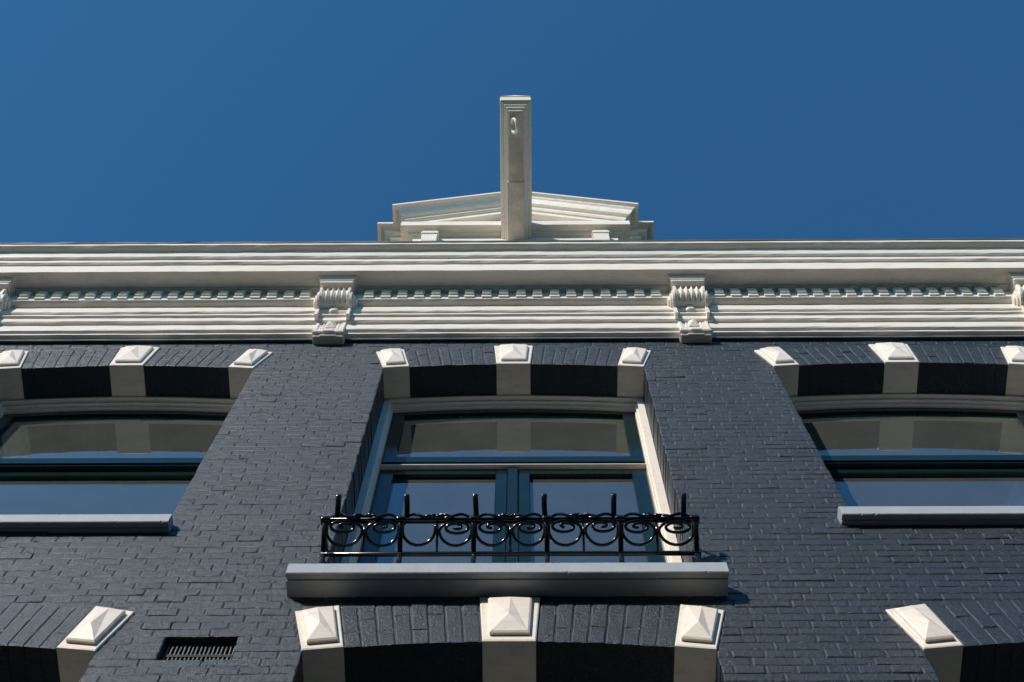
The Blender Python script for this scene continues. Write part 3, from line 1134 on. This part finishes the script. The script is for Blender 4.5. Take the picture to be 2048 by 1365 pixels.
# leaf sprays and tendrils lying along the top rail
for i, x in enumerate(RX):
    mb = MB()
    rl = random.Random(40 + i)
    for k in range(7):
        a = (k - 3) * 0.010 + rl.uniform(-.003, .003)
        tube(mb, [(x + a * .6, y1_ + .002, z1_ + .004), (x + a, y1_ - .012 - rl.uniform(0, .008), z1_ + .012 + rl.uniform(0, .008)), (x + a * 1.9, y1_ - .016, z1_ + .012 - abs(a) * .2)], [0.005, 0.0085, 0.003], 6)
    R_(mb, 'leaf_spray')
for i in range(10):
    a, b = posts[i], posts[i + 1]
    mb = MB()
    s_ = 1 if i % 2 == 0 else -1
    A_, B_ = (a, b) if s_ > 0 else (b, a)
    pts = []
    for k in range(17):
        t = k / 16
        pts.append((A_ + (B_ - A_) * (0.10 + 0.80 * t), y1_ - 0.004 - 0.012 * math.sin(math.pi * t), z1_ + 0.012 + 0.014 * math.sin(2 * math.pi * t)))
    tube(mb, pts, [0.0072 - 0.004 * abs(t / 16 - .4) for t in range(17)], 7)
    R_(mb, 'tendril')

# ------------------------------------------------------------------ the other side of the street: unseen houses added to shade it
def shade_row_house(xc, w, h, col, label):
    root = empty('shade_row_house', (xc, -9.2, 0))
    root['label'] = label
    root['category'] = 'house'
    root['group'] = 'unseen houses added for shade'
    wm = mat_paint('row_house_brick', col, 0.8, 40, 0.006, 0.2)
    mb = MB(); mb.box(-w / 2, w / 2, -7.0, 0.0, 0.0, h)
    mb.build('wall', wm, root)
    mb = MB(); mb.bbox(-w / 2, w / 2, -0.2, 0.22, h + 0.002, h + 0.35, 0.03)
    mb.build('cornice', WHITE, root)
    mb = MB(); mb.box(-w / 2, w / 2, -7.0, -0.21, h + 0.002, h + 0.12)
    mb.build('roof', ROOFM, root)
    for fl in range(3):
        for k in range(3):
            x = (k - 1) * w / 3.2
            z0 = 0.9 + fl * 3.1
            if fl == 0 and k == 0:
                mb = MB(); mb.bbox(x - .5, x + .5, 0.004, 0.06, 0.15, 2.5, .01)
                mb.build('door', SASH, root)
                continue
            f_ = MB()
            for a, b, c, d in ((-.55, .55, 1.72, 1.8), (-.55, .55, 0, .08), (-.55, -.47, .08, 1.72), (.47, .55, .08, 1.72), (-.03, .03, .08, 1.72)):
                f_.box(x + a, x + b, 0.003, 0.05, z0 + c, z0 + d)
            wo_ = f_.build('window', WHITE, root)
            mb = MB(); mb.box(x - .468, x + .468, 0.004, 0.02, z0 + .082, z0 + 1.718)
            mb.build('pane', SASH, wo_)
    return root
tones = [((.16, .075, .05), 'dark red brick'), ((.20, .13, .08), 'brown brick'), ((.10, .06, .045), 'plum brick'), ((.22, .17, .12), 'ochre brick'),
         ((.14, .09, .065), 'chestnut brick'), ((.18, .09, .06), 'russet brick'), ((.12, .08, .06), 'umber brick')]
xh = -24.0
for i, (c, nm) in enumerate(tones):
    shade_row_house(xh + 2.7, 5.38, 10.2 + (i * 37 % 5) * 0.12, c, nm + ' row house with white cornice across the street, unseen, added for shade')
    xh += 5.4

# ------------------------------------------------------------------ curtains inside the side windows
def curtain(x0, x1, z0, z1, flare, label, seed):
    r = random.Random(seed)
    n, m = 60, 14
    ph = [r.uniform(0, 6.28) for _ in range(4)]
    v, f = [], []
    for j in range(m + 1):
        t = j / m
        for i in range(n + 1):
            u = i / n
            x = x0 + (x1 - x0) * u + flare * (1 - t) * (1 - u if flare < 0 else u)
            y = 0.362 + 0.028 * math.sin(u * 38 + ph[0] + 0.6 * t) + 0.012 * math.sin(u * 17 + ph[1] - t)
            v.append((x, y, z0 + (z1 - z0) * t))
    W = n + 1
    for j in range(m):
        for i in range(n):
            f.append((j*W+i, j*W+i+1, (j+1)*W+i+1, (j+1)*W+i))
    back = len(v)
    v += [(a, b + 0.004, c) for a, b, c in v]
    f += [tuple(reversed([k + back for k in q])) for q in list(f)]
    o = obj('curtain', v, f, CURT, None, True)
    o['label'] = label
    o['category'] = 'curtain'
    return o
curtain(2.655, 3.05, 7.25, 8.60, -0.66, 'white curtain swept to one side behind a lower window pane', 3)
curtain(-3.05, -2.82, 7.20, 9.35, 0.14, 'pale straight curtain inside the window above the air vent', 8)
